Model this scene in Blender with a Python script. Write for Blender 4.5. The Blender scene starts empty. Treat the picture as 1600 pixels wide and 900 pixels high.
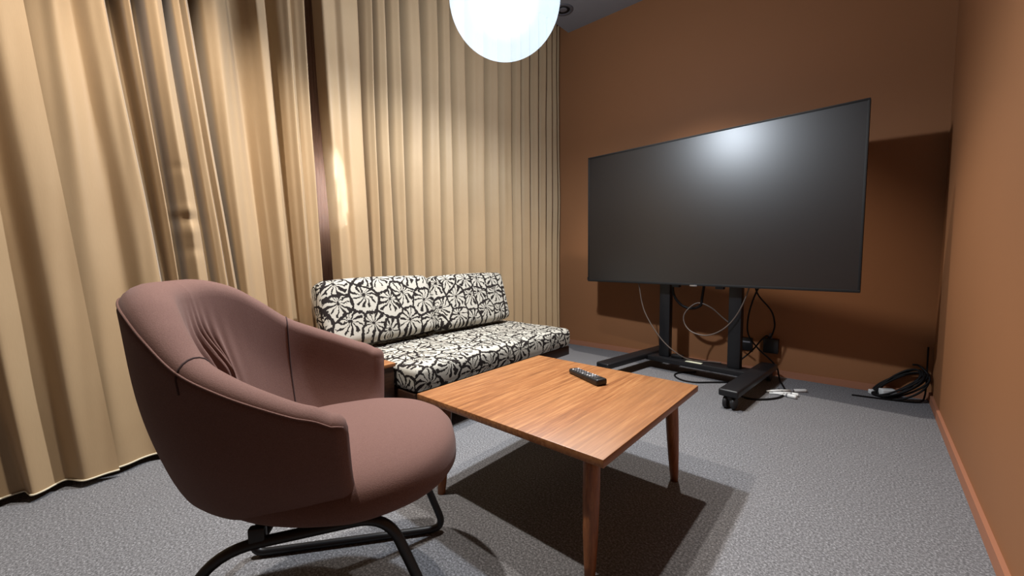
import bpy, bmesh, math, random
from mathutils import Vector, Matrix, noise
random.seed(7)
PI = math.pi
COL = bpy.context.scene.collection
SC = bpy.context.scene

# ------------------------------------------------------------------ helpers
def lin(r, g, b):
    f = lambda c: (c/255/12.92) if c/255 <= .04045 else ((c/255+.055)/1.055)**2.4
    return (f(r), f(g), f(b), 1.0)

class NT:
    def __init__(self, name):
        self.m = bpy.data.materials.new(name); self.m.use_nodes = True
        self.t = self.m.node_tree; self.t.nodes.clear()
        self.out = self.n('ShaderNodeOutputMaterial')
    def n(self, typ, **kw):
        nd = self.t.nodes.new(typ)
        for k, v in kw.items(): setattr(nd, k, v)
        return nd
    def l(self, a, b): self.t.links.new(a, b)
    def set(self, sock, v):
        if hasattr(v, 'is_linked') or hasattr(v, 'links'): self.l(v, sock)
        else: sock.default_value = v
    def math(self, op, a, b=None, clamp=False):
        nd = self.n('ShaderNodeMath', operation=op); nd.use_clamp = clamp
        self.set(nd.inputs[0], a)
        if b is not None: self.set(nd.inputs[1], b)
        return nd.outputs[0]
    def vmath(self, op, a, b=None):
        nd = self.n('ShaderNodeVectorMath', operation=op); self.set(nd.inputs[0], a)
        if b is not None: self.set(nd.inputs[1], b)
        return nd
    def coord(self, which='Object', scale=(1, 1, 1), rot=(0, 0, 0)):
        tc = self.n('ShaderNodeTexCoord'); mp = self.n('ShaderNodeMapping')
        mp.inputs['Scale'].default_value = scale; mp.inputs['Rotation'].default_value = rot
        self.l(tc.outputs[which], mp.inputs['Vector']); return mp.outputs[0]
    def noise(self, vec, scale, detail=4, rough=.5, dist=0):
        nd = self.n('ShaderNodeTexNoise'); self.l(vec, nd.inputs['Vector'])
        nd.inputs['Scale'].default_value = scale; nd.inputs['Detail'].default_value = detail
        nd.inputs['Roughness'].default_value = rough; nd.inputs['Distortion'].default_value = dist
        return nd
    def ramp(self, fac, stops):
        nd = self.n('ShaderNodeValToRGB'); self.l(fac, nd.inputs['Fac'])
        e = nd.color_ramp.elements
        while len(e) < len(stops): e.new(.5)
        for i, (p, c) in enumerate(stops): e[i].position = p; e[i].color = c
        return nd.outputs['Color']
    def mix(self, fac, a, b, blend='MIX'):
        nd = self.n('ShaderNodeMix', data_type='RGBA', blend_type=blend)
        self.set(nd.inputs[0], fac); self.set(nd.inputs[6], a); self.set(nd.inputs[7], b)
        return nd.outputs[2]
    def bsdf(self, color, rough=.5, bump=None, bstr=.2, bdist=.002, **kw):
        b = self.n('ShaderNodeBsdfPrincipled')
        self.set(b.inputs['Base Color'], color); self.set(b.inputs['Roughness'], rough)
        for k, v in kw.items(): self.set(b.inputs[k], v)
        if bump is not None:
            bp = self.n('ShaderNodeBump'); bp.inputs['Strength'].default_value = bstr
            bp.inputs['Distance'].default_value = bdist
            self.l(bump, bp.inputs['Height']); self.l(bp.outputs[0], b.inputs['Normal'])
        return b
    def done(self, shader):
        self.l(shader, self.out.inputs['Surface']); return self.m

def obj(name, bm, m, parent=None, smooth=True, angle=None):
    me = bpy.data.meshes.new(name)
    bmesh.ops.recalc_face_normals(bm, faces=bm.faces)
    bm.to_mesh(me); bm.free()
    if smooth:
        for p in me.polygons: p.use_smooth = True
        if angle: me.set_sharp_from_angle(angle=math.radians(angle))
    if m: me.materials.append(m)
    o = bpy.data.objects.new(name, me); COL.objects.link(o)
    if parent: o.parent = parent
    return o
def thing(name, label, cat, loc=(0, 0, 0), rotz=0, group=None):
    o = bpy.data.objects.new(name, None); COL.objects.link(o)
    o.empty_display_size = .1
    o.location = loc; o.rotation_euler = (0, 0, rotz)
    return tag(o, label, cat, group)
def tag(o, label, cat, group=None):
    o['label'] = label; o['category'] = cat
    if group: o['group'] = group
    return o
def struct(name, bm, m, parent=None, **kw):
    o = obj(name, bm, m, parent, **kw)
    if parent is None: o['kind'] = 'structure'
    return o
def BM(): return bmesh.new()
def box(bm, lo, hi, bevel=0, seg=2, mat=None):
    g = bmesh.ops.create_cube(bm, size=1)['verts']
    c = [(a+b)/2 for a, b in zip(lo, hi)]; s = [b-a for a, b in zip(lo, hi)]
    for v in g: v.co = Vector((v.co.x*s[0]+c[0], v.co.y*s[1]+c[1], v.co.z*s[2]+c[2]))
    if bevel:
        es = {e for v in g for e in v.link_edges}
        r = bmesh.ops.bevel(bm, geom=list(es), offset=bevel, segments=seg, profile=.5, affect='EDGES')
        g = list({v for f in r['faces'] for v in f.verts} | {v for v in g if v.is_valid})
    if mat:
        for v in g: v.co = mat @ v.co
    return g
def smooth_path(pts, n=8):
    pts = [Vector(p) for p in pts]
    P = [2*pts[0]-pts[1]] + pts + [2*pts[-1]-pts[-2]]
    out = []
    for i in range(1, len(P)-2):
        a, b, c, d = P[i-1:i+3]
        for k in range(n):
            t = k/n
            out.append(.5*((2*b)+(c-a)*t+(2*a-5*b+4*c-d)*t*t+(3*b-a-3*c+d)*t**3))
    out.append(pts[-1]); return out
def tube(bm, path, rad, seg=10, closed=False):
    path = [Vector(p) for p in path]; n = len(path)
    R = rad if isinstance(rad, (list, tuple)) else [rad]*n
    rings = []; up = None
    for i, p in enumerate(path):
        if closed: t = path[(i+1) % n]-path[i-1]
        else: t = path[min(i+1, n-1)]-path[max(i-1, 0)]
        t.normalize()
        if up is None: up = t.orthogonal().normalized()
        up = (up-t*up.dot(t)).normalized(); s = t.cross(up)
        rings.append([bm.verts.new(p+(up*math.cos(2*PI*k/seg)+s*math.sin(2*PI*k/seg))*R[i]) for k in range(seg)])
    m = n if closed else n-1
    for i in range(m):
        a, b = rings[i], rings[(i+1) % n]
        for k in range(seg): bm.faces.new((a[k], a[(k+1) % seg], b[(k+1) % seg], b[k]))
    if not closed:
        bm.faces.new(rings[0]); bm.faces.new(rings[-1])
def fillet(pts, r, n=6):
    pts = [Vector(p) for p in pts]; out = [pts[0]]
    for i in range(1, len(pts)-1):
        p = pts[i]; rr = r[i-1] if isinstance(r, (list, tuple)) else r
        a = (pts[i-1]-p); b = (pts[i+1]-p)
        ra = min(rr, a.length*.49); rb = min(rr, b.length*.49)
        A = p+a.normalized()*ra; B = p+b.normalized()*rb
        for k in range(n+1):
            t = k/n; out.append(A*(1-t)**2+p*2*t*(1-t)+B*t*t)
    out.append(pts[-1]); return out
def lathe(bm, prof, seg=32, c=(0, 0, 0), axis='Z'):
    rings = []
    for r, z in prof:
        ring = []
        for k in range(seg):
            a = 2*PI*k/seg
            co = (r*math.cos(a), r*math.sin(a), z) if axis == 'Z' else ((z, r*math.cos(a), r*math.sin(a)) if axis == 'X' else (r*math.cos(a), z, r*math.sin(a)))
            ring.append(bm.verts.new(Vector(co)+Vector(c)))
        rings.append(ring)
    for a, b in zip(rings, rings[1:]):
        for k in range(seg): bm.faces.new((a[k], a[(k+1) % seg], b[(k+1) % seg], b[k]))
    if prof[0][0] > 1e-5: bm.faces.new(rings[0])
    if prof[-1][0] > 1e-5: bm.faces.new(rings[-1])
    bmesh.ops.remove_doubles(bm, verts=bm.verts, dist=1e-6)
def interp(x, tab):
    if x <= tab[0][0]: return tab[0][1]
    for i in range(len(tab)-1):
        (a, fa), (b, fb) = tab[i], tab[i+1]
        if x <= b:
            t = (x-a)/(b-a)
            ma = (fb-tab[i-1][1])/(b-tab[i-1][0]) if i else (fb-fa)/(b-a)
            mb = (tab[i+2][1]-fa)/(tab[i+2][0]-a) if i+2 < len(tab) else (fb-fa)/(b-a)
            h = b-a
            return (2*t**3-3*t*t+1)*fa+(t**3-2*t*t+t)*h*ma+(-2*t**3+3*t*t)*fb+(t**3-t*t)*h*mb
    return tab[-1][1]

# ------------------------------------------------------------------ materials
def m_plain(name, c, rough=.5, **kw):
    N = NT(name); return N.done(N.bsdf(c, rough, **kw).outputs[0])
def m_wall(name, c):
    N = NT(name); co = N.coord()
    a = N.noise(co, 260, 3, .6); b = N.noise(co, 3, 4)
    col = N.mix(N.math('MULTIPLY', b.outputs[0], .25), c, tuple(x*.8 for x in c[:3])+(1,))
    return N.done(N.bsdf(col, .62, a.outputs[0], .12, .001, **{'Specular IOR Level': .3}).outputs[0])
def m_carpet():
    N = NT('grey_loop_carpet'); co = N.coord()
    a = N.noise(co, 135, 3, .8); b = N.noise(co, 6, 4, .6); s = N.noise(co, 60, 3, .6)
    base = N.ramp(a.outputs[0], [(.32, lin(70, 69, 71)), (.5, lin(121, 120, 122)), (.68, lin(186, 186, 190))])
    base = N.mix(N.math('MULTIPLY', s.outputs[0], .35), base, lin(110, 108, 110))
    base = N.mix(N.math('MULTIPLY', b.outputs[0], .3), base, lin(96, 94, 96))
    return N.done(N.bsdf(base, .95, a.outputs[0], .12, .002, **{'Specular IOR Level': .1}).outputs[0])
def m_curtain(name, c1, c2):
    N = NT(name); co = N.coord('UV')
    w = N.n('ShaderNodeTexWave', wave_type='BANDS', bands_direction='X'); N.l(co, w.inputs['Vector'])
    w.inputs['Scale'].default_value = 220; w.inputs['Distortion'].default_value = 1
    big = N.noise(co, 2.5, 3)
    fine = N.noise(N.coord('UV', (300, 25, 1)), 1, 3)
    col = N.mix(big.outputs[0], c1, c2)
    col = N.mix(N.math('MULTIPLY', fine.outputs[0], .25), col, tuple(x*.75 for x in c2[:3])+(1,))
    b = N.bsdf(col, .55, fine.outputs[0], .12, .001, **{'Specular IOR Level': .25, 'Sheen Weight': .25, 'Sheen Roughness': .4})
    tr = N.n('ShaderNodeBsdfTranslucent'); N.l(col, tr.inputs['Color'])
    mx = N.n('ShaderNodeMixShader'); mx.inputs[0].default_value = .10
    N.l(b.outputs[0], mx.inputs[1]); N.l(tr.outputs[0], mx.inputs[2])
    return N.done(mx.outputs[0])
def m_wool(name, c1, c2):
    N = NT(name); co = N.coord()
    a = N.noise(co, 420, 2, .7); b = N.noise(N.coord('Object', (60, 420, 420)), 1, 3); g = N.noise(co, 5, 3)
    col = N.mix(N.math('MULTIPLY', a.outputs[0], 1.0, True), c1, c2)
    col = N.mix(N.math('MULTIPLY', b.outputs[0], .35), col, c2)
    return N.done(N.bsdf(col, .85, a.outputs[0], .35, .0015, **{'Specular IOR Level': .2, 'Sheen Weight': .08, 'Sheen Roughness': .5}).outputs[0])
def m_wood(name, c1, c2, c3, axis_scale=(1, 1, 1), plank=0):
    N = NT(name); co = N.coord('Object', axis_scale)
    n1 = N.noise(co, 7, 6, .62, .6); n2 = N.noise(co, 38, 4, .6)
    col = N.ramp(n1.outputs[0], [(.32, c1), (.5, c2), (.68, c3)])
    col = N.mix(N.math('MULTIPLY', N.ramp(n2.outputs[0], [(.45, (0, 0, 0, 1)), (.62, (1, 1, 1, 1))]), .3), col, tuple(x*.62 for x in c1[:3])+(1,))
    if plank:
        sx = N.n('ShaderNodeSeparateXYZ'); tc = N.n('ShaderNodeTexCoord'); N.l(tc.outputs['Object'], sx.inputs[0])
        k = N.math('FLOOR', N.math('MULTIPLY', sx.outputs[plank-1], 8.6))
        wn = N.n('ShaderNodeTexWhiteNoise', noise_dimensions='1D'); N.l(k, wn.inputs['W'])
        col = N.mix(N.math('MULTIPLY', wn.outputs['Value'], .42), col, c3, 'MIX')
        col = N.mix(N.math('MULTIPLY', N.math('GREATER_THAN', wn.outputs['Value'], .62), .22), col, c1)
    return N.done(N.bsdf(col, .42, n2.outputs[0], .05, .001, **{'Specular IOR Level': .45}).outputs[0])
def m_flower():
    """cream and black blossoms: one blossom per cell, petals as swirling bands round a dark eye"""
    N = NT('black_and_cream_floral'); tc = N.n('ShaderNodeTexCoord')
    uv = tc.outputs['UV']
    wob = N.noise(uv, 16, 3, .6); wob2 = N.noise(uv, 60, 3, .6)
    off = N.vmath('SCALE', N.vmath('SUBTRACT', wob.outputs['Color'], (.5, .5, .5)).outputs[0]); off.inputs['Scale'].default_value = .055
    off2 = N.vmath('SCALE', N.vmath('SUBTRACT', wob2.outputs['Color'], (.5, .5, .5)).outputs[0]); off2.inputs['Scale'].default_value = .012
    p = N.vmath('ADD', N.vmath('ADD', uv, off.outputs[0]).outputs[0], off2.outputs[0]).outputs[0]
    S = 6.6
    def vor(feature):
        v = N.n('ShaderNodeTexVoronoi', voronoi_dimensions='2D', feature=feature)
        v.inputs['Scale'].default_value = S; v.inputs['Randomness'].default_value = .62
        N.l(p, v.inputs['Vector']); return v
    v1 = vor('F1'); ve = vor('DISTANCE_TO_EDGE')
    d = N.vmath('SUBTRACT', p, v1.outputs['Position']).outputs[0]
    sp = N.n('ShaderNodeSeparateXYZ'); N.l(d, sp.inputs[0])
    sc = N.n('ShaderNodeSeparateColor'); N.l(v1.outputs['Color'], sc.inputs[0])
    # eye of the blossom pushed off the middle of its cell
    ex = N.math('ADD', sp.outputs[0], N.math('MULTIPLY', N.math('SUBTRACT', sc.outputs[0], .5), .03))
    ey = N.math('SUBTRACT', sp.outputs[1], .022)
    r = N.math('SQRT', N.math('ADD', N.math('MULTIPLY', ex, ex), N.math('MULTIPLY', ey, ey)))
    ang = N.math('ARCTAN2', ey, ex)
    swirl = N.math('MULTIPLY', r, N.math('MULTIPLY', N.math('SUBTRACT', sc.outputs[1], .5), 44))
    a = N.math('ADD', N.math('ADD', N.math('MULTIPLY', ang, 11), N.math('MULTIPLY', sc.outputs[2], 6)), N.math('MULTIPLY', swirl, 3))
    st = N.math('SINE', a)
    a3 = N.math('SINE', N.math('ADD', N.math('MULTIPLY', ang, 3), N.math('MULTIPLY', sc.outputs[0], 9)))
    th = N.math('ADD', .30, N.math('MULTIPLY', a3, .48))                # some stripes swell into dark wedges
    dark = N.math('GREATER_THAN', st, th)
    gate = N.math('LESS_THAN', r, N.math('ADD', .062, N.math('MULTIPLY', wob.outputs[0], .05)))
    dark = N.math('MULTIPLY', dark, gate)
    eye = N.math('LESS_THAN', r, .0115)
    edge = N.math('LESS_THAN', ve.outputs['Distance'], N.math('MULTIPLY', wob2.outputs[0], .11))
    tot = N.math('MAXIMUM', N.math('MAXIMUM', dark, eye), edge)
    fine = N.noise(uv, 900, 2, .7)
    cream = N.mix(fine.outputs[0], lin(226, 221, 208), lin(150, 144, 134))
    black = N.mix(fine.outputs[0], lin(26, 22, 22), lin(52, 46, 44))
    col = N.mix(tot, cream, black)
    return N.done(N.bsdf(col, .88, fine.outputs[0], .4, .0015, **{'Specular IOR Level': .15}).outputs[0])

M = {}
M['wall'] = m_wall('terracotta_wall_paint', lin(157, 106, 69))
M['base'] = m_wall('terracotta_baseboard_paint', lin(172, 116, 88))
M['ceil'] = m_wall('grey_ceiling_paint', lin(150, 148, 150))
M['carpet'] = m_carpet()
M['curtain'] = m_curtain('beige_satin_curtain', lin(202, 172, 134), lin(186, 154, 116))
M['hem'] = m_plain('cream_hem_cord', lin(226, 214, 186), .6)
M['chair'] = m_wool('mauve_brown_wool', lin(138, 104, 95), lin(98, 69, 62))
M['seam'] = m_plain('dark_brown_seam', lin(58, 36, 34), .9)
M['black_metal'] = m_plain('black_powder_coat', lin(22, 22, 25), .45, **{'Specular IOR Level': .5})
M['black_plastic'] = m_plain('black_plastic', lin(20, 20, 22), .4)
M['matte_black'] = m_plain('matte_black', lin(14, 14, 15), .7)
M['rubber'] = m_plain('dark_rubber', lin(30, 30, 33), .55)
M['cable'] = m_plain('black_cable_sheath', lin(12, 11, 12), .6, **{'Specular IOR Level': .25})
M['grey_cable'] = m_plain('grey_cable_sheath', lin(96, 84, 76), .45)
M['white'] = m_plain('white_plastic', lin(228, 228, 226), .4)
M['silver'] = m_plain('silver_metal', lin(190, 190, 192), .3, Metallic=1.0)
M['label'] = m_plain('pale_paper_label', lin(216, 216, 190), .7)
M['key'] = m_plain('grey_rubber_key', lin(120, 118, 122), .5)
M['keylight'] = m_plain('pale_key', lin(205, 203, 205), .5)
M['screen'] = m_plain('matte_black_screen', lin(32, 29, 28), .35, **{'Specular IOR Level': .5, 'IOR': 1.7})
tw = (lin(118, 71, 38), lin(155, 99, 57), lin(184, 130, 82))
M['teak_x'] = m_wood('teak_top', *tw, axis_scale=(11, .42, 9), plank=1)
M['teak'] = m_wood('teak_leg', lin(124, 72, 40), lin(150, 92, 52), lin(172, 112, 68), axis_scale=(14, 14, 1.2))
M['teak_side'] = m_wood('teak_side_table', *tw, axis_scale=(12, 1, 9))
M['dark_wood'] = m_wood('dark_stained_wood', lin(40, 24, 16), lin(56, 34, 22), lin(70, 44, 28), axis_scale=(10, 1, 10))
M['flower'] = m_flower()
M['dark_glass'] = m_plain('dark_window_glass', lin(138, 98, 74), .5)

# ------------------------------------------------------------------ the room
H = 3.35; XC = -3.0; XL = -3.34; YF = -5.7
def slab(name, lo, hi, m): 
    bm = BM(); box(bm, lo, hi); return struct(name, bm, m, smooth=False)
slab('floor', (XL-.1, YF-.1, -.08), (.1, .1, 0), M['carpet'])
slab('wall_back', (XL-.1, 0, 0), (.1, .1, 3.7), M['wall'])
slab('wall_right', (0, YF-.1, 0), (.1, 0, 3.7), M['wall'])
slab('wall_front', (XL-.1, YF-.1, 0), (0, YF, 3.7), M['wall'])
slab('wall_left', (XL-.1, YF, 0), (XL, 0, 3.7), M['wall'])
slab('ceiling', (-2.86, YF, H), (0, 0, H+.25), M['ceil'])
slab('trim_1', (XL, YF, 3.62), (-2.86, 0, 3.7), M['ceil'])          # top of the curtain recess
slab('baseboard_back', (-2.96, -.012, 0), (-.012, 0, .05), M['base'])
slab('baseboard_right', (-.014, YF, 0), (0, 0, .055), M['base'])
# curtain rail in the recess
bm = BM(); box(bm, (-3.03, YF+.02, 3.44), (-2.99, -.02, 3.47), .004)
tag(obj('curtain_rail', bm, M['black_metal'], None, angle=40), 'dark curtain rail in the ceiling recess above the beige curtains', 'curtain rail')

# ------------------------------------------------------------------ curtains
def curtain(name, label, nodes, zt=3.43, zb=.035, rows=46, uoff=0, crumple=None, ns=9):
    """nodes: (y at floor, y at ceiling, depth towards the room at top, depth at floor)"""
    t = thing(name, label, 'curtain', (XC, nodes[0][0], 0), 0, 'beige floor-length curtains on the left wall')
    ox, oy = XC, nodes[0][0]
    cols = []
    for i in range(len(nodes)-1):
        a, b = nodes[i], nodes[i+1]
        for k in range(ns):
            s = k/ns; w = .5-.5*math.cos(PI*s)
            w = .55*w+.45*s
            cols.append(tuple(a[j]+(b[j]-a[j])*(s if j < 2 else w) for j in range(4)))
    cols.append(tuple(nodes[-1][:4]))
    # soften the corners of the fold profile
    for _ in range(2):
        c2 = [cols[0]]
        for i in range(1, len(cols)-1):
            c2.append(tuple(.25*cols[i-1][j]+.5*cols[i][j]+.25*cols[i+1][j] for j in range(4)))
        cols = c2+[cols[-1]]
    def P(c, z):
        f = max(0, min(1, z/H)); y = c[0]+(c[1]-c[0])*f
        e = c[3]+(c[2]-c[3])*f
        e = e*1.25 if e > 0 else e*1.9
        e += .010*noise.noise(Vector((y*7, z*.9, 2)))+.004*noise.noise(Vector((y*23, z*2.2, 5)))
        y += .012*noise.noise(Vector((y*3, z*.8, 9)))
        if crumple:
            for cy, cz, w, hgt, amp in crumple:
                q = ((y-cy)/w)**2+((z-cz)/hgt)**2
                e += .5*amp*math.exp(-q)
        z2 = z+(.012*noise.noise(Vector((y*2.5, 3, 1))) if z < .1 else 0)
        return Vector((e, y-oy, z2))
    bm = BM(); grid = []
    zs = [zb+(zt-zb)*(r/rows) for r in range(rows+1)]
    for z in zs: grid.append([bm.verts.new(P(c, z)) for c in cols])
    uvl = bm.loops.layers.uv.new('UVMap')
    arc = [0]
    for a, b in zip(cols, cols[1:]): arc.append(arc[-1]+math.hypot(b[0]-a[0], b[3]-a[3]))
    for r in range(len(zs)-1):
        for i in range(len(cols)-1):
            f = bm.faces.new((grid[r][i], grid[r][i+1], grid[r+1][i+1], grid[r+1][i]))
            for lp, (ii, rr) in zip(f.loops, ((i, r), (i+1, r), (i+1, r+1), (i, r+1))):
                lp[uvl].uv = (arc[ii]+uoff, zs[rr])
    cl = obj('cloth', bm, M['curtain'], t)
    hb = BM(); tube(hb, [P(c, zb)+Vector((.003, 0, 0)) for c in cols], .0042, 6)
    hm = obj('hem_piping', hb, M['hem'], t); hm['label'] = 'pale piping along the hem'
    return t
# (floor y, ceiling y, depth at ceiling, depth at floor)
def N_(y, ridge, d0=None, tilt=.035):
    d = ridge if d0 is None else d0
    return (y-tilt*0, y+tilt*6.6*.0+.0, d, ridge)
def fold_nodes(tab):
    out = []
    for yt, yb, dt, db in tab:      # yt, yb: measured at z=2.0 and z=1.0
        s = yt-yb
        out.append((yb-s, yt+s*1.35, dt, db))
    return out
# far left, wide flat folds: drawn back over the next panel
left_nodes = fold_nodes([
    (-5.60, -5.60, .03, .03), (-5.40, -5.40, -.04, -.04), (-5.2, -5.2, .04, .04), (-5.0, -5.0, -.03, -.03), (-4.75, -4.75, .05, .06), (-4.55, -4.5, -.02, -.03),
    (-4.32, -4.24, .05, .06), (-4.17, -4.06, .0, .0), (-4.04, -3.985, .05, .07), (-3.965, -3.90, .02, .0), (-3.88, -3.83, .06, .07), (-3.805, -3.735, .05, .06)])
curtain('curtain', 'widest beige curtain, at the far left edge, overlapping its neighbour', left_nodes)
mid_nodes = fold_nodes([
    (-3.86, -3.84, -.02, -.02), (-3.77, -3.75, .0, .03), (-3.72, -3.69, .03, .035), (-3.665, -3.60, -.005, .0), (-3.61, -3.53, .03, .04),
    (-3.560, -3.475, .05, .04), (-3.535, -3.45, -.09, -.03), (-3.515, -3.435, -.10, -.04), (-3.49, -3.42, .03, .01), (-3.470, -3.40, .04, .03), (-3.450, -3.388, -.09, -.01), (-3.435, -3.375, -.07, .0),
    (-3.42, -3.36, .05, .05), (-3.385, -3.325, .075, .08), (-3.355, -3.285, .05, .05), (-3.350, -3.265, -.08, -.005), (-3.328, -3.25, -.08, -.0), (-3.315, -3.235, .05, .045), (-3.290, -3.205, .06, .06),
    (-3.280, -3.187, .02, .02), (-3.262, -3.17, .055, .05), (-3.245, -3.152, .02, .025)])
curtain('curtain', 'bunched beige curtain with crumpled fold, just behind the armchair back', mid_nodes, uoff=3, rows=220,
        crumple=[(-3.34, 1.20, .045, .022, -.022), (-3.35, 1.25, .05, .02, .012), (-3.34, 1.14, .045, .03, .014), (-3.33, 1.05, .04, .025, -.012), (-3.36, 1.45, .04, .02, -.008)])
third_nodes = fold_nodes([
    (-3.225, -3.145, -.07, -.02), (-3.195, -3.13, .02, .02), (-3.15, -3.10, .045, .045), (-3.09, -3.04, .0, .0), (-3.05, -2.98, -.03, -.02), (-2.985, -2.955, .0, .01),
    (-2.955, -2.91, .055, .05), (-2.915, -2.885, .05, .05), (-2.895, -2.865, -.055, -.01), (-2.86, -2.82, -.04, -.02), (-2.82, -2.79, .03, .01), (-2.79, -2.765, .055, .045),
    (-2.765, -2.74, .01, .02), (-2.74, -2.715, .03, .035), (-2.705, -2.685, .055, .05), (-2.69, -2.672, -.02, -.02)])
curtain('curtain', 'beige curtain panel ending at the dark gap left of the sofa', third_nodes, uoff=6)
right_tab = [(-2.60, -2.575, -.03, -.02), (-2.575, -2.55, .04, .04), (-2.50, -2.48, .02, .02), (-2.465, -2.445, .05, .05), (-2.36, -2.35, .045, .045), (-2.335, -2.325, -.04, -.03)]
val = [-2.245, -2.135, -2.02, -1.835, -1.68, -1.555, -1.38, -1.16, -.995, -.80, -.69, -.55, -.42, -.29, -.19, -.09]
last = -2.335
random.seed(3)
for v in val:
    w = v-last
    right_tab.append((last+w*.36, last+w*.34, .03+random.random()*.014, .022))
    right_tab.append((last+w*.72, last+w*.70, .058+random.random()*.01, .054))
    right_tab.append((v, v-.01, -.05-random.random()*.02, -.036-random.random()*.015))
    last = v
right_tab += [(-.05, -.05, .05, .04), (-.025, -.025, -.02, -.02)]
PANEL = curtain('curtain', 'pleated beige curtain behind the sofa, reaching the corner by the television', fold_nodes(right_tab), uoff=9)

# window wall behind the curtains: dark ribbed pane in a frame
bm = BM()
for (a, b, c, d) in ((-3.1, .3, -2.2, .36), (-3.1, 3.0, -2.2, 3.06), (-3.1, .3, -3.04, 3.06), (-2.26, .3, -2.2, 3.06)):
    box(bm, (-3.20, a, b), (-3.15, c, d), .004)
wf = struct('window_1', bm, M['dark_wood'], angle=40)
bm = BM()
x0, y0, y1 = -3.18, -3.05, -2.25
n = 160; g0 = []; g1 = []
for i in range(n+1):
    y = y0+(y1-y0)*i/n; e = .006*abs(math.sin(PI*i/4))
    g0.append(bm.verts.new((x0+e, y, .35))); g1.append(bm.verts.new((x0+e, y, 3.01)))
for i in range(n): bm.faces.new((g0[i], g0[i+1], g1[i+1], g1[i]))
struct('pane', bm, M['dark_glass'], wf)

# added glowing strips, hidden behind the curtain, that make the bright streak on its cloth
t = thing('glint_strips', 'cluster of thin added glow strips that make the bright streak on the pleated curtain left of the sofa', 'light', (XC-.006, -2.52, 1.40))
N = NT('glint_emitter'); e_ = N.n('ShaderNodeEmission'); e_.inputs['Color'].default_value = (.62, .78, 1, 1); e_.inputs['Strength'].default_value = 55
lit = N.done(e_.outputs[0])
cl_pts = [(v.co.x+XC, v.co.y+PANEL.location.y, v.co.z) for v in PANEL.children[0].data.vertices]
def cloth_x(y, z):
    return min((abs(py-y)+.3*abs(pz-z), px) for px, py, pz in cl_pts)[1]
for k, (z0, z1) in enumerate(((.10, .26), (-.03, .30), (-.20, .27), (-.17, .24), (-.19, .21), (-.10, .12))):
    y = -.042+k*.0165; bm = BM()
    X = min(cloth_x(y-2.52, 1.4+z0+(z1-z0)*q/4) for q in range(5))-.006-(XC-.006)
    box(bm, (X-.001, y-.0015, z0), (X+.001, y+.0015, z1)); obj('strip', bm, lit, t, smooth=False)

# ------------------------------------------------------------------ downlights and pendant
def downlight(x, y, label, on):
    t = thing('downlight', label, 'ceiling light', (x, y, H), 0, 'recessed ceiling downlights')
    bm = BM(); lathe(bm, [(.066, -.002), (.07, -.010), (.092, -.008), (.098, -.001), (.066, -.0005)], 36)
    obj('trim_ring', bm, M['ring'], t)
    bm = BM(); lathe(bm, [(.064, -.003), (.060, -.001), (.046, -.0008)], 36); obj('baffle', bm, M['matte_black'], t)
    bm = BM(); lathe(bm, [(.0, -.006), (.03, -.005), (.045, -.0015)], 28); obj('lens', bm, M['lens'], t)
    return t
M['ring'] = m_plain('grey_downlight_ring', lin(96, 94, 98), .5)
M['lens'] = m_plain('grey_downlight_lens', lin(120, 118, 122), .35)
downlight(-2.67, -.38, 'grey unlit recessed downlight in the ceiling corner near the curtain and wall', False)

def spot(name, loc, power, color, angle=84, blend=.25, size=.035, to=None):
    L = bpy.data.lights.new(name, 'SPOT'); L.energy = power; L.color = color
    L.spot_size = math.radians(angle); L.spot_blend = blend; L.shadow_soft_size = size
    o = bpy.data.objects.new(name, L); COL.objects.link(o); o.location = loc
    if to: o.rotation_euler = (Vector(to)-Vector(loc)).to_track_quat('-Z', 'Y').to_euler()
    return o
WARM = (1.0, .94, .86)
spot('ceiling_spot', (-1.45, -1.05, H-.03), 150, WARM, 86, .6)
spot('ceiling_spot', (-2.2, -3.5, H-.03), 205, WARM, 86, .6)
spot('ceiling_spot', (-1.85, -2.4, H-.03), 120, WARM, 86, .6)

PX, PY, PZ, PR = -1.78, -2.22, 2.28, .277
t = thing('pendant_lamp', 'large glowing frosted glass globe lamp hanging above the table', 'lamp', (PX, PY, PZ))
N = NT('frosted_globe_glass')
tr = N.n('ShaderNodeBsdfTransparent'); tr.inputs['Color'].default_value = (.93, .97, 1, 1)
df = N.n('ShaderNodeBsdfTranslucent'); df.inputs['Color'].default_value = (.8, .9, 1, 1)
gl = N.n('ShaderNodeBsdfDiffuse'); gl.inputs['Color'].default_value = (.75, .85, .95, 1)
em = N.n('ShaderNodeEmission'); em.inputs['Color'].default_value = (.66, .82, 1, 1); em.inputs['Strength'].default_value = .62
m1 = N.n('ShaderNodeMixShader'); m1.inputs[0].default_value = .02
N.l(tr.outputs[0], m1.inputs[1]); N.l(df.outputs[0], m1.inputs[2])
sp = N.noise(N.coord('Object'), 26, 5, .7)
ad = N.n('ShaderNodeAddShader'); N.l(m1.outputs[0], ad.inputs[0]); N.l(em.outputs[0], ad.inputs[1])
st = N.math('MULTIPLY', N.math('ADD', .7, N.math('MULTIPLY', sp.outputs[0], .6)), .115)
N.l(st, em.inputs['Strength'])
glass = N.done(ad.outputs[0])
bm = BM(); lathe(bm, [(PR*math.sin(a), -PR*math.cos(a)) for a in [PI*.94*i/40 for i in range(41)]]+[(.9*PR*math.sin(PI*.94*1), -PR*math.cos(PI*.94))][:0], 56)
for f in [f for f in bm.faces if len(f.verts) > 4]: bm.faces.remove(f)
globe = obj('globe_shade', bm, glass, t)
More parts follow.
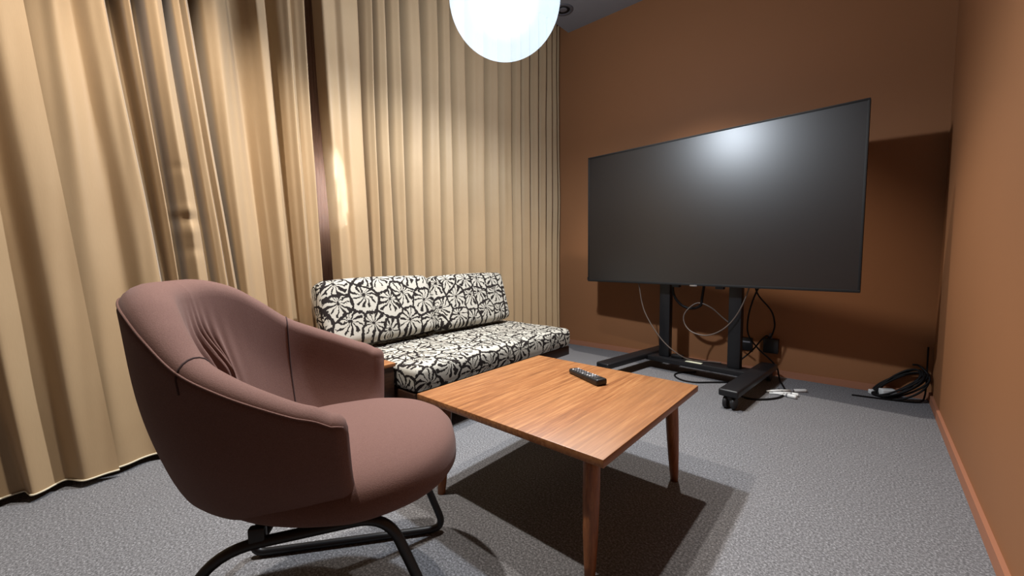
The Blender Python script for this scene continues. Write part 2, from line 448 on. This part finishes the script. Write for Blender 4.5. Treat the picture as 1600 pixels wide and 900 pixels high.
# soft glow inside the globe: glowing volume that is densest round the bulb
N = NT('glow_inside_globe')
tc = N.n('ShaderNodeTexCoord'); ln = N.vmath('LENGTH', tc.outputs['Object'])
g = N.math('SUBTRACT', 1, N.math('DIVIDE', ln.outputs['Value'], .21), True)
g = N.math('POWER', g, 2)
em = N.n('ShaderNodeEmission'); em.inputs['Color'].default_value = (.86, .94, 1, 1); N.l(N.math('MULTIPLY', g, 20), em.inputs['Strength'])
N.l(em.outputs[0], N.out.inputs['Volume'])
bm = BM(); bmesh.ops.create_uvsphere(bm, u_segments=32, v_segments=20, radius=.212)
gw = obj('bulb_glow', bm, N.m, t)
bm = BM(); lathe(bm, [(.001, .36), (.012, .36), (.03, .34), (.055, .30), (.055, .262), (.03, .25), (.03, .19), (.001, .18)], 28)
obj('socket_cap', bm, M['black_metal'], t)
bm = BM(); tube(bm, [(0, 0, .35), (0, 0, H-PZ-.03)], .0035, 8); obj('cord', bm, M['cable'], t)
bm = BM(); lathe(bm, [(.001, H-PZ-.04), (.045, H-PZ-.035), (.055, H-PZ-.001), (.001, H-PZ)], 28); obj('canopy', bm, M['black_metal'], t)
spot('pendant_bulb', (PX, PY, PZ+.05), 70, (.9, .95, 1.0), 176, .45, .03)
L = bpy.data.lights.new('pendant_glow', 'POINT'); L.energy = 42; L.color = (.84, .9, 1.0); L.shadow_soft_size = .05
o = bpy.data.objects.new('pendant_glow', L); COL.objects.link(o); o.location = (PX, PY, PZ+.05)

# ------------------------------------------------------------------ coffee table
TX0, TX1, TY0, TY1, TZ = -1.745, -.880, -2.845, -2.010, .43
tc_ = Vector(((TX0+TX1)/2, (TY0+TY1)/2, 0))
tab = thing('coffee_table', 'square teak coffee table with tapered round legs, remote control on top', 'table', tc_)
hx, hy = (TX1-TX0)/2, (TY1-TY0)/2
bm = BM(); box(bm, (-hx, -hy, TZ-.026), (hx, hy, TZ), .003, 2)
obj('tabletop', bm, M['teak_x'], tab, angle=40)
bm = BM()
for s in (-1, 1):
    box(bm, (-hx+.14, s*(hy-.10)-.011, TZ-.062), (hx-.14, s*(hy-.10)+.011, TZ-.027), .002)
    box(bm, (s*(hx-.10)-.011, -hy+.14, TZ-.062), (s*(hx-.10)+.011, hy-.14, TZ-.027), .002)
obj('apron', bm, M['teak'], tab, angle=40)
for sx in (-1, 1):
    for sy in (-1, 1):
        bm = BM(); p0 = Vector((sx*(hx-.085), sy*(hy-.085), TZ-.027)); p1 = Vector((sx*(hx-.075), sy*(hy-.055), 0))
        tube(bm, [p0.lerp(p1, k/8) for k in range(9)], [.026, .0265, .0265, .026, .025, .0235, .0215, .019, .016], 20)
        obj('leg', bm, M['teak'], tab)

# remote control
rv = Vector((-1.195, -2.275, 0))-Vector((-1.405, -2.185, 0))
rem = thing('remote_control', 'black television remote control with rows of keys lying on the teak table', 'remote control', (-1.302, -2.228, TZ), math.atan2(rv.y, rv.x))
RL = rv.length/2
bm = BM(); g = box(bm, (-RL, -.026, .0), (RL, .026, .024), .009, 4)
for v in bm.verts:
    if v.co.x > RL*.55 and v.co.z < .012: v.co.z -= 0
    v.co.y *= 1+.10*(v.co.x/RL); 
    if v.co.z > .012: v.co.z += .006*max(0, v.co.x/RL)
obj('body', bm, M['black_plastic'], rem)
ztop = lambda x: .0243+.006*max(0, x/RL)
for r in range(9):
    for c in range(3):
        x = -RL+.03+r*.0185; y = (c-1)*.0145
        bm = BM(); z = ztop(x); box(bm, (x-.0045, y-.0045, z-.003), (x+.0045, y+.0045, z+.0028), .0015)
        k = obj('key', bm, M['keylight'] if (r in (0, 4, 6) and c != 1) or r == 7 else M['key'], rem, angle=40)
bm = BM(); x = RL-.035; z = ztop(x); box(bm, (x-.003, -.018, z-.001), (x+.003, .018, z+.0012), .0006); obj('badge', bm, M['silver'], rem, angle=40)

# ------------------------------------------------------------------ armchair
CH = Vector((-1.483, -3.319, 0)); PHI = math.radians(52)
ch = thing('armchair', 'mauve brown upholstered tub armchair on black tubular legs, in front of the curtains', 'armchair', CH, PHI)
# local: x forward, y left (towards sofa), z up
RIM = [(0, .945), (22, .942), (38, .915), (50, .865), (62, .80), (74, .757), (84, .725), (92, .70), (97, .688), (101, .672)]
AMAX = 101
def plan(a, f):
    """plan point of the outer shell at angle a (deg from the rear), height fraction f of the shell"""
    ar = math.radians(a); c, s = math.cos(ar), math.sin(ar)
    rear = interp(f, [(0, .325), (.07, .355), (.3, .395), (.6, .428), (1, .446)])
    wid = interp(f, [(0, .225), (.07, .265), (.25, .300), (.5, .328), (1, .352)])
    fr = .43
    pw = 1.0
    cc = math.copysign(abs(c)**pw, c); ss = math.copysign(abs(s)**pw, s)
    return Vector(((-rear*cc if c > 0 else -fr*cc), wid*ss, 0))
def shell():
    bm = BM(); NA = 220; NO = 24; NI = 56
    uvl = bm.loops.layers.uv.new('UVMap')
    ks = []
    for i in range(NA+1):
        ks.append(-1+2*i/NA)
    rings = []
    def ring(a, thick_scale, push):
        ab = abs(a); rim = interp(ab, RIM)
        th0 = interp(ab, [(0, .115), (40, .10), (65, .075), (101, .062)])
        zb = .392+.02*max(0, (abs(a)-60)/41)
        pts = []
        o_pts = []
        for j in range(NO+1):
            f = j/NO; z = zb+(rim-th0*.45-zb)*f
            q = plan(a, f); o_pts.append(Vector((q.x, q.y, z)))
        # inward direction in plan
        da = 1.0
        q1 = plan(a-da, .7); q2 = plan(a+da, .7); tg = (q2-q1).normalized(); inn = Vector((-tg.y, tg.x, 0))
        if inn.dot(Vector((.02, 0, 0))-plan(a, .7)) < 0: inn = -inn
        under = [Vector((o_pts[0].x*.55, o_pts[0].y*.55, zb-.010)), Vector((o_pts[0].x*.85, o_pts[0].y*.85, zb-.012))]
        top = o_pts[-1]; arc = []
        for k in range(1, 10):
            b = PI*k/10; arc.append(top+inn*(th0*.5*(1-math.cos(b)))+Vector((0, 0, th0*.45*math.sin(b))))
        i_pts = []
        for j in range(NI+1):
            f = j/NI; z = top.z+(.40-top.z)*f
            fo = (z-zb)/(rim-th0*.45-zb); q = plan(a, max(0, fo))
            ex = th0+interp(f, [(0, 0), (.3, .014), (.65, .046), (1, .055)])*interp(ab, [(0, 1), (30, .95), (60, .45), (85, .2), (101, .2)])
            P = Vector((q.x, q.y, z))+inn*ex
            # tufted crease low in the back with gathers running up and down from it
            lat = math.radians(a)*.42; dz = z-.60
            cre = math.exp(-(dz/.012)**2)*math.exp(-(lat/.13)**4)*.030
            fan = math.exp(-(lat/.12)**2)*math.exp(-((abs(dz)-.10)/.085)**2)
            wr = fan*.0095*math.sin(lat*92+dz*14*math.tanh(lat*18))
            puff = .022*math.exp(-((dz-.10)/.09)**2)*math.exp(-(lat/.2)**2)
            P += inn*(2.8*wr+puff-1.6*cre)
            i_pts.append(P)
        all_ = under+o_pts+arc+i_pts
        if thick_scale < 1:
            n = len(all_); out = []
            mid = lambda z: plan(a, max(0, min(1, (z-zb)/(rim-th0*.45-zb))))+inn*(th0*.5)
            for P in all_:
                m_ = mid(P.z); m_.z = P.z
                out.append(m_+(P-m_)*thick_scale+Vector((push, 0, 0)))
            zc = rim-.05
            for P in out:
                if P.z > zc: P.z = zc+(P.z-zc)*(.35+.65*thick_scale)
            return out
        return all_
    seq = []
    E = 7
    endr = []
    for e in range(E, 0, -1):
        s = e/E; endr.append((math.sqrt(max(0, 1-s*s)), .032*s))
    for ts, pu in endr: seq.append(ring(-AMAX, max(ts, .02), pu))
    for k in ks: seq.append(ring(k*AMAX, 1, 0))
    for ts, pu in reversed(endr): seq.append(ring(AMAX, max(ts, .02), pu))
    vs = [[bm.verts.new(p) for p in r] for r in seq]
    for i in range(len(vs)-1):
        for j in range(len(vs[0])-1):
            bm.faces.new((vs[i][j], vs[i+1][j], vs[i+1][j+1], vs[i][j+1]))
    bmesh.ops.remove_doubles(bm, verts=bm.verts, dist=.0004)
    return bm, seq, len(ks), E, NO
bm, seq, nk, E_, NO_ = shell()
sh = obj('shell', bm, M['chair'], ch)
# piping along the outer edge of the rim and two seams where the arms join the back
bm = BM(); idx = 2+NO_+1
tube(bm, [seq[i][idx]+Vector((0, 0, .001)) for i in range(2, len(seq)-2)], .0028, 6)
sm_ = obj('rim_piping', bm, M['chair'], sh)
for sgn in (1, -1):
    i = E_+int((nk-1)*(.5+sgn*.5*62/AMAX)); r = seq[i]
    bm = BM(); tube(bm, [p for p in r[2+NO_-2:2+NO_+10+44]], .0022, 6)
    s_ = obj('arm_seam', bm, M['seam'], sh); s_['label'] = 'dark seam where arm meets back'
# seat
bm = BM(); SEG = 96
prof = [(.0, .535), (.2, .534), (.4, .530), (.6, .522), (.75, .511), (.86, .498), (.93, .484), (.975, .466), (.998, .446), (1.0, .425), (.98, .415), (.93, .404), (.84, .395), (.7, .388), (.5, .384), (.25, .383), (0, .383)]
rings = []
for rho, z in prof:
    ring = []
    for k in range(SEG):
        a = 2*PI*k/SEG; c, s = math.cos(a), math.sin(a)
        e = .88
        x = .03+.318*math.copysign(abs(c)**e, c)*rho; y = .312*math.copysign(abs(s)**e, s)*rho
        if c < .2: y *= 1-.16*min(1, (.2-c))
        dz = .012*max(0, x)/.3 if z > .45 else 0
        ring.append(bm.verts.new((x, y, z+dz-.0)))
    rings.append(ring)
for a, b in zip(rings, rings[1:]):
    for k in range(SEG): bm.faces.new((a[k], a[(k+1) % SEG], b[(k+1) % SEG], b[k]))
bmesh.ops.remove_doubles(bm, verts=bm.verts, dist=1e-5)
obj('seat', bm, M['chair'], ch)
# two tubular side loops
for sgn in (-1, 1):
    yb = sgn*.228; yt = sgn*.240
    path = [(-.33, yb, .013), (-.262, yt, .352), (-.12, yt, .352), (.155, yt, .352), (.30, yb, .013)]
    # closed loop: runner - front leg - rail - rear leg
    loop = [(0, yb, .0135), (.31, yb, .0135), (.172, yt, .388), (-.225, yt, .348), (-.335, yb, .0135), (0, yb, .0135)]
    bm = BM(); pts = fillet(loop, [.055, .075, .12, .055], 10)[:-1]
    tube(bm, pts, .0125, 14, closed=True)
    lg = obj('leg_loop', bm, M['black_metal'], ch)
    for bx_ in (-.11, .10):
        bm = BM(); box(bm, (bx_-.018, yt-.010, .365+.09*bx_), (bx_+.018, yt+.010, .408+.09*bx_) if sgn else 0, .005)
        bm_o = obj('bracket', bm, M['black_metal'], lg, angle=40)
bm = BM()
for bx_ in (-.11, .10): tube(bm, [(bx_, -.24, .368+.1*bx_), (bx_, .24, .368+.1*bx_)], .010, 10)
obj('cross_bar', bm, M['black_metal'], ch)

# ------------------------------------------------------------------ sofa
def cushion(name, lo, hi, parent, mat_world=None, bev=.035, crown=.012, uvo=(0, 0), cuts=1):
    bm = BM(); box(bm, lo, hi, bev, 5)
    bmesh.ops.subdivide_edges(bm, edges=[e for e in bm.edges if e.calc_length() > .12], cuts=7, use_grid_fill=True)
    c = [(a+b)/2 for a, b in zip(lo, hi)]; s = [(b-a)/2 for a, b in zip(lo, hi)]
    uvl = bm.loops.layers.uv.new('UVMap')
    bm.normal_update()
    for f in bm.faces:
        end = abs(f.normal.y) > .75
        for lp in f.loops:
            p = lp.vert.co
            if end: lp[uvl].uv = (p.x+p.y+uvo[0], p.z+uvo[1]+.3)
            else: lp[uvl].uv = (p.y+uvo[0], p.z-p.x+uvo[1])
    for v in bm.verts:
        d = [(v.co[i]-c[i])/s[i] for i in range(3)]
        for i in range(3):
            j, k = (i+1) % 3, (i+2) % 3
            if abs(d[i]) > .6:
                v.co[i] += math.copysign(crown, d[i])*(1-d[j]**2)*(1-d[k]**2)*(1 if i != 1 else .8)
        v.co += .004*noise.noise_vector(v.co*5+Vector((uvo[0]*9, 0, 0)))
    if mat_world:
        for v in bm.verts: v.co = mat_world @ v.co
    return obj(name, bm, M['flower'], parent)
sx0, sx1, sy0, sy1, sz = -2.895, -2.10, -2.60, -1.12, .42
so = thing('sofa', 'armless daybed sofa in black and cream floral fabric, against the beige curtains', 'sofa', (sx0, sy0, 0))
W = sx1-sx0; LN = sy1-sy0
cushion('seat_cushion', (0, 0, .275), (W, LN, sz), so, bev=.042, crown=.006, uvo=(.1, .2))
R_ = Matrix.Translation((.175, 0, .452)) @ Matrix.Rotation(math.radians(-16), 4, 'Y')
y_split = -1.985-sy0
cushion('back_cushion', (-.075, -.185, 0), (.065, y_split-.006, .405), so, R_ @ Matrix.Translation((0, 0, .012)), .045, .012, (3.3, 1.1))
cushion('back_cushion', (-.075, y_split+.006, 0), (.065, LN-.075, .405), so, R_, .045, .012, (5.17, 1.13))
bm = BM(); box(bm, (.02, .0, .205), (W-.02, LN-.004, .274), .004); obj('seat_frame', bm, M['dark_wood'], so, angle=40)
for y in (.1, y_split, LN-.12):
    bm = BM(); box(bm, (-.012, y-.025, 0), (.012, y+.025, .56), .004, mat=Matrix.Translation((.12, 0, .25)) @ Matrix.Rotation(math.radians(-16), 4, 'Y') @ Matrix.Translation((-.062, 0, 0)))
    obj('back_support', bm, M['dark_wood'], so, angle=40)
for x in (.09, W-.10):
    for y in (.12, LN-.14):
        bm = BM(); tube(bm, [(x, y, 0), (x, y, .1), (x, y, .205)], [.016, .019, .022], 14); obj('leg', bm, M['dark_wood'], so)

# end table beside the sofa
et = thing('end_table', 'low teak end table standing against the left end of the floral sofa', 'table', (-2.56, -2.88, 0))
bm = BM(); box(bm, (-.33, -.27, .405), (.295, .27, .425), .003); obj('tabletop', bm, M['teak_side'], et, angle=40)
bm = BM(); box(bm, (-.32, -.262, .22), (.287, .262, .404), .003); obj('cabinet_body', bm, M['dark_wood'], et, angle=40)
for x in (-.27, .24):
    for y in (-.21, .21):
        bm = BM(); tube(bm, [(x, y, 0), (x, y, .22)], [.014, .02], 14); obj('leg', bm, M['dark_wood'], et)

# ------------------------------------------------------------------ television on its trolley
TVY = -.505; vx0, vx1, vz0, vz1 = -2.3615, -.3795, .744, 1.893
tv = thing('television', 'large black flat television mounted on the black wheeled stand', 'television', ((vx0+vx1)/2, TVY, vz0), math.atan2(-.15, 1.976))
w2 = (vx1-vx0)/2; hh = vz1-vz0
bm = BM(); box(bm, (-w2, .0, 0), (w2, .032, hh), .004)
box(bm, (-w2*.72, .03, .08), (w2*.72, .052, hh*.72), .008)
obj('housing', bm, M['black_plastic'], tv, angle=40)
b = .012
bm = BM()
for lo, hi in (((-w2, -.007, 0), (w2, .001, b*1.5)), ((-w2, -.007, hh-b), (w2, .001, hh)), ((-w2, -.007, b*1.5), (-w2+b, .001, hh-b)), ((w2-b, -.007, b*1.5), (w2, .001, hh-b))): box(bm, lo, hi, .0015)
obj('bezel', bm, M['bezel'] if 'bezel' in M else M['matte_black'], tv, angle=40)
bm = BM(); box(bm, (-w2+b, -.0035, b*1.5), (w2-b, .0005, hh-b)); obj('screen', bm, M['screen'], tv, smooth=False)
bm = BM(); box(bm, (-.03, -.0095, -.006), (.025, -.004, .006), .001); lb = obj('badge', bm, M['silver'], tv, angle=40); lb['label'] = 'small silver badge'
bm = BM(); box(bm, (-w2-.014, .002, .01), (-w2+.004, .026, .04), .004); obj('side_button', bm, M['matte_black'], tv, angle=40)

st = thing('television_stand', 'black steel trolley with two posts and splayed feet carrying the television', 'stand', (-1.365, -.385, 0), math.radians(-5))
for s in (-1, 1):
    bm = BM(); box(bm, (s*.275-.045, -.03, .12), (s*.275+.045, .03, 1.45), .006); obj('post', bm, M['black_metal'], st, angle=40)
bm = BM(); box(bm, (-.42, -.075, .075), (.42, .075, .118), .008); cb = obj('base_beam', bm, M['black_metal'], st, angle=40)
bm = BM(); box(bm, (-.075, -.070, .1175), (.052, -.030, .1192), .0004); lb = obj('sticker', bm, M['label'], cb, angle=40); lb['label'] = 'pale rectangular sticker'
bm = BM(); box(bm, (-.36, -.062, .75), (.36, -.03, .81), .004); box(bm, (-.36, -.062, 1.3), (.36, -.03, 1.36), .004)
box(bm, (-.20, -.062, .72), (-.14, -.017, 1.42), .003); box(bm, (.14, -.062, .72), (.20, -.017, 1.42), .003); obj('mount_bracket', bm, M['black_metal'], st, angle=40)
def caster(x, y, parent):
    bm = BM(); box(bm, (x-.016, y-.02, .055), (x+.016, y+.02, .085), .006); c_ = obj('caster', bm, M['black_plastic'], parent, angle=40)
    for d in (-.024, .024):
        b2 = BM(); lathe(b2, [(.012, -.012), (.036, -.012), (.041, -.006), (.041, .006), (.036, .012), (.012, .012)], 28, (x+d, y, .041), 'X')
        obj('wheel', b2, M['rubber'], c_, angle=40)
for s in (-1, 1):
    bm = BM(); g = box(bm, (-.06, -.62, .085), (.06, .29, .132), .012, 3, Matrix.Translation((.435 if s > 0 else -.45, 0, 0)) @ Matrix.Rotation(math.radians(0 if s > 0 else -5), 4, 'Z'))
    ft = obj('foot', bm, M['black_metal'], st, angle=40)
    caster(.435 if s > 0 else -.50, -.575, ft); caster(s*.43, .24, ft)

# ------------------------------------------------------------------ cables
def cable(name, label, pts, r, m, n=10, group=None):
    bm = BM(); tube(bm, smooth_path(pts, n), r, 8)
    return tag(obj(name, bm, m), label, 'cable', group)
cable('cable', 'thin grey cable sagging from the television past the left post onto the base beam', [(-1.86, -.41, .80), (-1.85, -.43, .72), (-1.79, -.45, .50), (-1.64, -.47, .29), (-1.50, -.46, .175), (-1.40, -.40, .124), (-1.27, -.355, .124), (-1.20, -.34, .124)], .005, M['grey_cable'])
cable('cable', 'thick black cable looping in a U below the television between the two posts', [(-1.575, -.40, .80), (-1.57, -.38, .66), (-1.52, -.36, .575), (-1.44, -.36, .545), (-1.36, -.37, .575), (-1.345, -.38, .64), (-1.32, -.40, .80)], .011, M['cable'])
cable('cable', 'thin grey cable hanging in a round loop across the right post', [(-.99, -.45, .82), (-1.01, -.46, .70), (-1.07, -.47, .54), (-1.16, -.47, .42), (-1.28, -.46, .355), (-1.40, -.45, .37), (-1.465, -.43, .44), (-1.46, -.41, .52), (-1.38, -.38, .595), (-1.28, -.37, .565), (-1.20, -.345, .49), (-1.14, -.335, .44)], .0052, M['grey_cable'])
cable('power_cable', 'black power cable bowing outward right of the posts down to the socket plug', [(-.99, -.36, .80), (-.97, -.30, .68), (-.90, -.18, .55), (-.885, -.10, .44), (-.90, -.06, .36), (-.92, -.045, .31)], .006, M['cable'])
cable('power_cable', 'black power cable crossing over the right foot of the stand', [(-.93, -.36, .80), (-.99, -.33, .66), (-1.03, -.30, .50), (-1.03, -.27, .36), (-.97, -.22, .25), (-.90, -.17, .17), (-.855, -.13, .10), (-.84, -.12, .03), (-.83, -.14, .007), (-.80, -.25, .007), (-.77, -.36, .007)], .006, M['cable'])
cable('power_cable', 'black power cable slanting from the socket plug down behind the right foot', [(-.925, -.05, .305), (-.94, -.06, .33), (-.97, -.09, .30), (-1.02, -.14, .22), (-1.08, -.17, .15), (-1.15, -.18, .08), (-1.25, -.18, .02), (-1.32, -.20, .007)], .006, M['cable'])
cable('cable', 'black cable lying in a curve on the carpet beneath the base beam', [(-1.40, -.30, .007), (-1.50, -.42, .007), (-1.50, -.52, .007), (-1.42, -.60, .007), (-1.32, -.60, .007), (-1.22, -.52, .007), (-1.12, -.44, .007)], .006, M['cable'])
cable('cable', 'black cable running along the carpet from beneath the right foot to the white cables', [(-1.08, -.62, .007), (-1.0, -.70, .007), (-.92, -.74, .007), (-.83, -.68, .007), (-.77, -.58, .007), (-.76, -.47, .007), (-.80, -.40, .007)], .0065, M['cable'])
# plug and socket on the wall
t = thing('plug', 'square black power plug in the wall behind the right foot of the stand', 'plug', (-.915, 0, .245))
bm = BM(); box(bm, (-.053, -.045, -.058), (.053, -.001, .058), .006); obj('plug_body', bm, M['black_plastic'], t, angle=40)
bm = BM(); lathe(bm, [(.013, 0), (.011, .03), (.008, .045)], 14, (-.005, -.025, .057)); g_ = obj('strain_relief', bm, M['key'], t); g_['label'] = 'grey cable collar on top'
t = thing('wall_socket', 'black wall socket plate seen just right of the right post', 'socket', (-1.11, 0, .235))
bm = BM(); box(bm, (-.062, -.014, -.055), (.062, -.001, .055), .004); obj('plate', bm, M['black_plastic'], t, angle=40)
bm = BM(); box(bm, (-.015, -.0165, .012), (.045, -.0138, .024), .001); g_ = obj('marking_strip', bm, M['key'], t, angle=40); g_['label'] = 'grey strip'
t = thing('power_adapter', 'small black power adapter lying on the base beam beside the left post', 'adapter', (-1.545, -.375, .1185))
bm = BM(); box(bm, (-.035, -.02, 0), (.06, .03, .03), .008); obj('adapter_body', bm, M['black_plastic'], t, angle=40)
# white connectors on the carpet
wc = [('white cable connector lying on the carpet, nearest the back wall', [(-.86, -.50, .012), (-.80, -.44, .014), (-.73, -.385, .014), (-.645, -.325, .014)], [.007, .009, .009, .012]),
      ('white cable connector lying on the carpet, pointing toward the camera', [(-.84, -.525, .010), (-.79, -.505, .012), (-.74, -.52, .014), (-.68, -.535, .016)], [.006, .007, .011, .014]),
      ('white cable connector lying on the carpet between the other two', [(-.82, -.50, .012), (-.77, -.47, .013), (-.72, -.475, .014), (-.675, -.475, .014)], [.006, .008, .012, .013])]
for lb, pts, rr in wc:
    t = thing('cable_connector', lb, 'connector', pts[0], 0, 'white connectors beside the stand')
    o0 = Vector(pts[0]); q = [Vector(p)-o0 for p in pts]; q[0].z += 0
    for v, r_ in zip(q, rr): v.z = r_-o0.z
    bm = BM(); tube(bm, q[:3], rr[:3], 10); obj('lead', bm, M['white'], t)
    bm = BM(); d = (q[3]-q[2]); tube(bm, [q[2], q[2]+d*.1, q[2]+d*.9, q[3]], [rr[2]*.8, rr[3], rr[3], rr[3]*.8], 12); obj('plug_head', bm, M['white'], t)
    bm = BM(); tube(bm, [q[2]+d*.02, q[2]+d*.16], rr[3]*1.08, 12); c_ = obj('collar', bm, M['key'], t); c_['label'] = 'grey collar'
# coil of black cable in the corner, leaning up the wall
bm = BM(); random.seed(11); pts = [(-.10, -.05, .235), (-.07, -.045, .232)]
for k in range(6*12+7):
    a = 2*PI*k/12; turn = k/12
    g = 1+.10*math.sin(turn*2.1+.6); h = 1+.22*math.sin(turn*3.3)
    c = Vector((-.158+.022*math.sin(turn*1.9), -.092+.012*math.cos(turn*2.7), .098+.018*math.sin(turn*4.1)))
    p = c+Vector((.118, .016, .092))*(math.cos(a)*g)+Vector((.026, -.060, -.030))*(math.sin(a)*h)
    pts.append((min(p.x, -.024), min(p.y, -.022), max(p.z, .009)))
tube(bm, smooth_path(pts, 4), .0065, 7)
tag(obj('cable_coil', bm, M['cable']), 'bundle of coiled black cable leaning in the right corner of the carpet', 'cable')
cable('cable', 'black cable running up the right corner and along the carpet edge', [(-.40, -.215, .007), (-.25, -.19, .007), (-.12, -.16, .007), (-.055, -.12, .009), (-.035, -.07, .04), (-.030, -.045, .12), (-.030, -.035, .25), (-.030, -.028, .36)], .005, M['cable'])
for lb, (x, y, z), s, rz in (('larger white adapter lying among the coiled black cable', (-.215, -.10, .0), (.042, .026, .055), .5),
                        ('smaller white adapter lying at the floor end of the coiled black cable', (-.285, -.072, .0), (.028, .016, .030), .5)):
    t = thing('white_adapter', lb, 'adapter', (x, y, z), rz, 'white adapters in the cable coil')
    bm = BM(); box(bm, (-s[0], -s[1], 0), (s[0], s[1], s[2]), .006, 3); obj('adapter_body', bm, M['white'], t, angle=40)
    bm = BM(); box(bm, (s[0]-.002, -.008, .006), (s[0]+.016, .008, .016), .002); obj('plug_tip', bm, M['key'], t, angle=40)

# ------------------------------------------------------------------ camera, world
f, yaw, pitch, roll, cx, cy = 635.98, .720097, .0802800, -.0130603, -.349052, -3.825593
c_, s_ = math.cos(yaw), math.sin(yaw)
fwd = Vector((-s_*math.cos(pitch), c_*math.cos(pitch), -math.sin(pitch))); rt = Vector((c_, s_, 0)); up = rt.cross(fwd)
r2 = rt*math.cos(roll)+up*math.sin(roll); u2 = -rt*math.sin(roll)+up*math.cos(roll)
cam = bpy.data.cameras.new('camera'); co = bpy.data.objects.new('camera', cam); COL.objects.link(co)
m = Matrix((r2, u2, -fwd)).transposed().to_4x4(); m.translation = Vector((cx, cy, 1.0)); co.matrix_world = m
cam.sensor_fit = 'HORIZONTAL'; cam.sensor_width = 36; cam.lens = 36*f/1600; cam.clip_start = .02
SC.camera = co
w = bpy.data.worlds.new('dim_room'); SC.world = w; w.use_nodes = True
w.node_tree.nodes['Background'].inputs[0].default_value = (.5, .55, .65, 1); w.node_tree.nodes['Background'].inputs[1].default_value = .02
vs = SC.view_settings; vs.view_transform = 'Standard'; vs.look = 'None'; vs.gamma = 1; vs.use_curve_mapping = False; vs.exposure = .45
SC.cycles.use_denoising = True
SC.cycles.max_bounces = 8; SC.cycles.diffuse_bounces = 1; SC.cycles.transparent_max_bounces = 12; SC.cycles.volume_step_rate = 1; SC.cycles.sample_clamp_indirect = 6
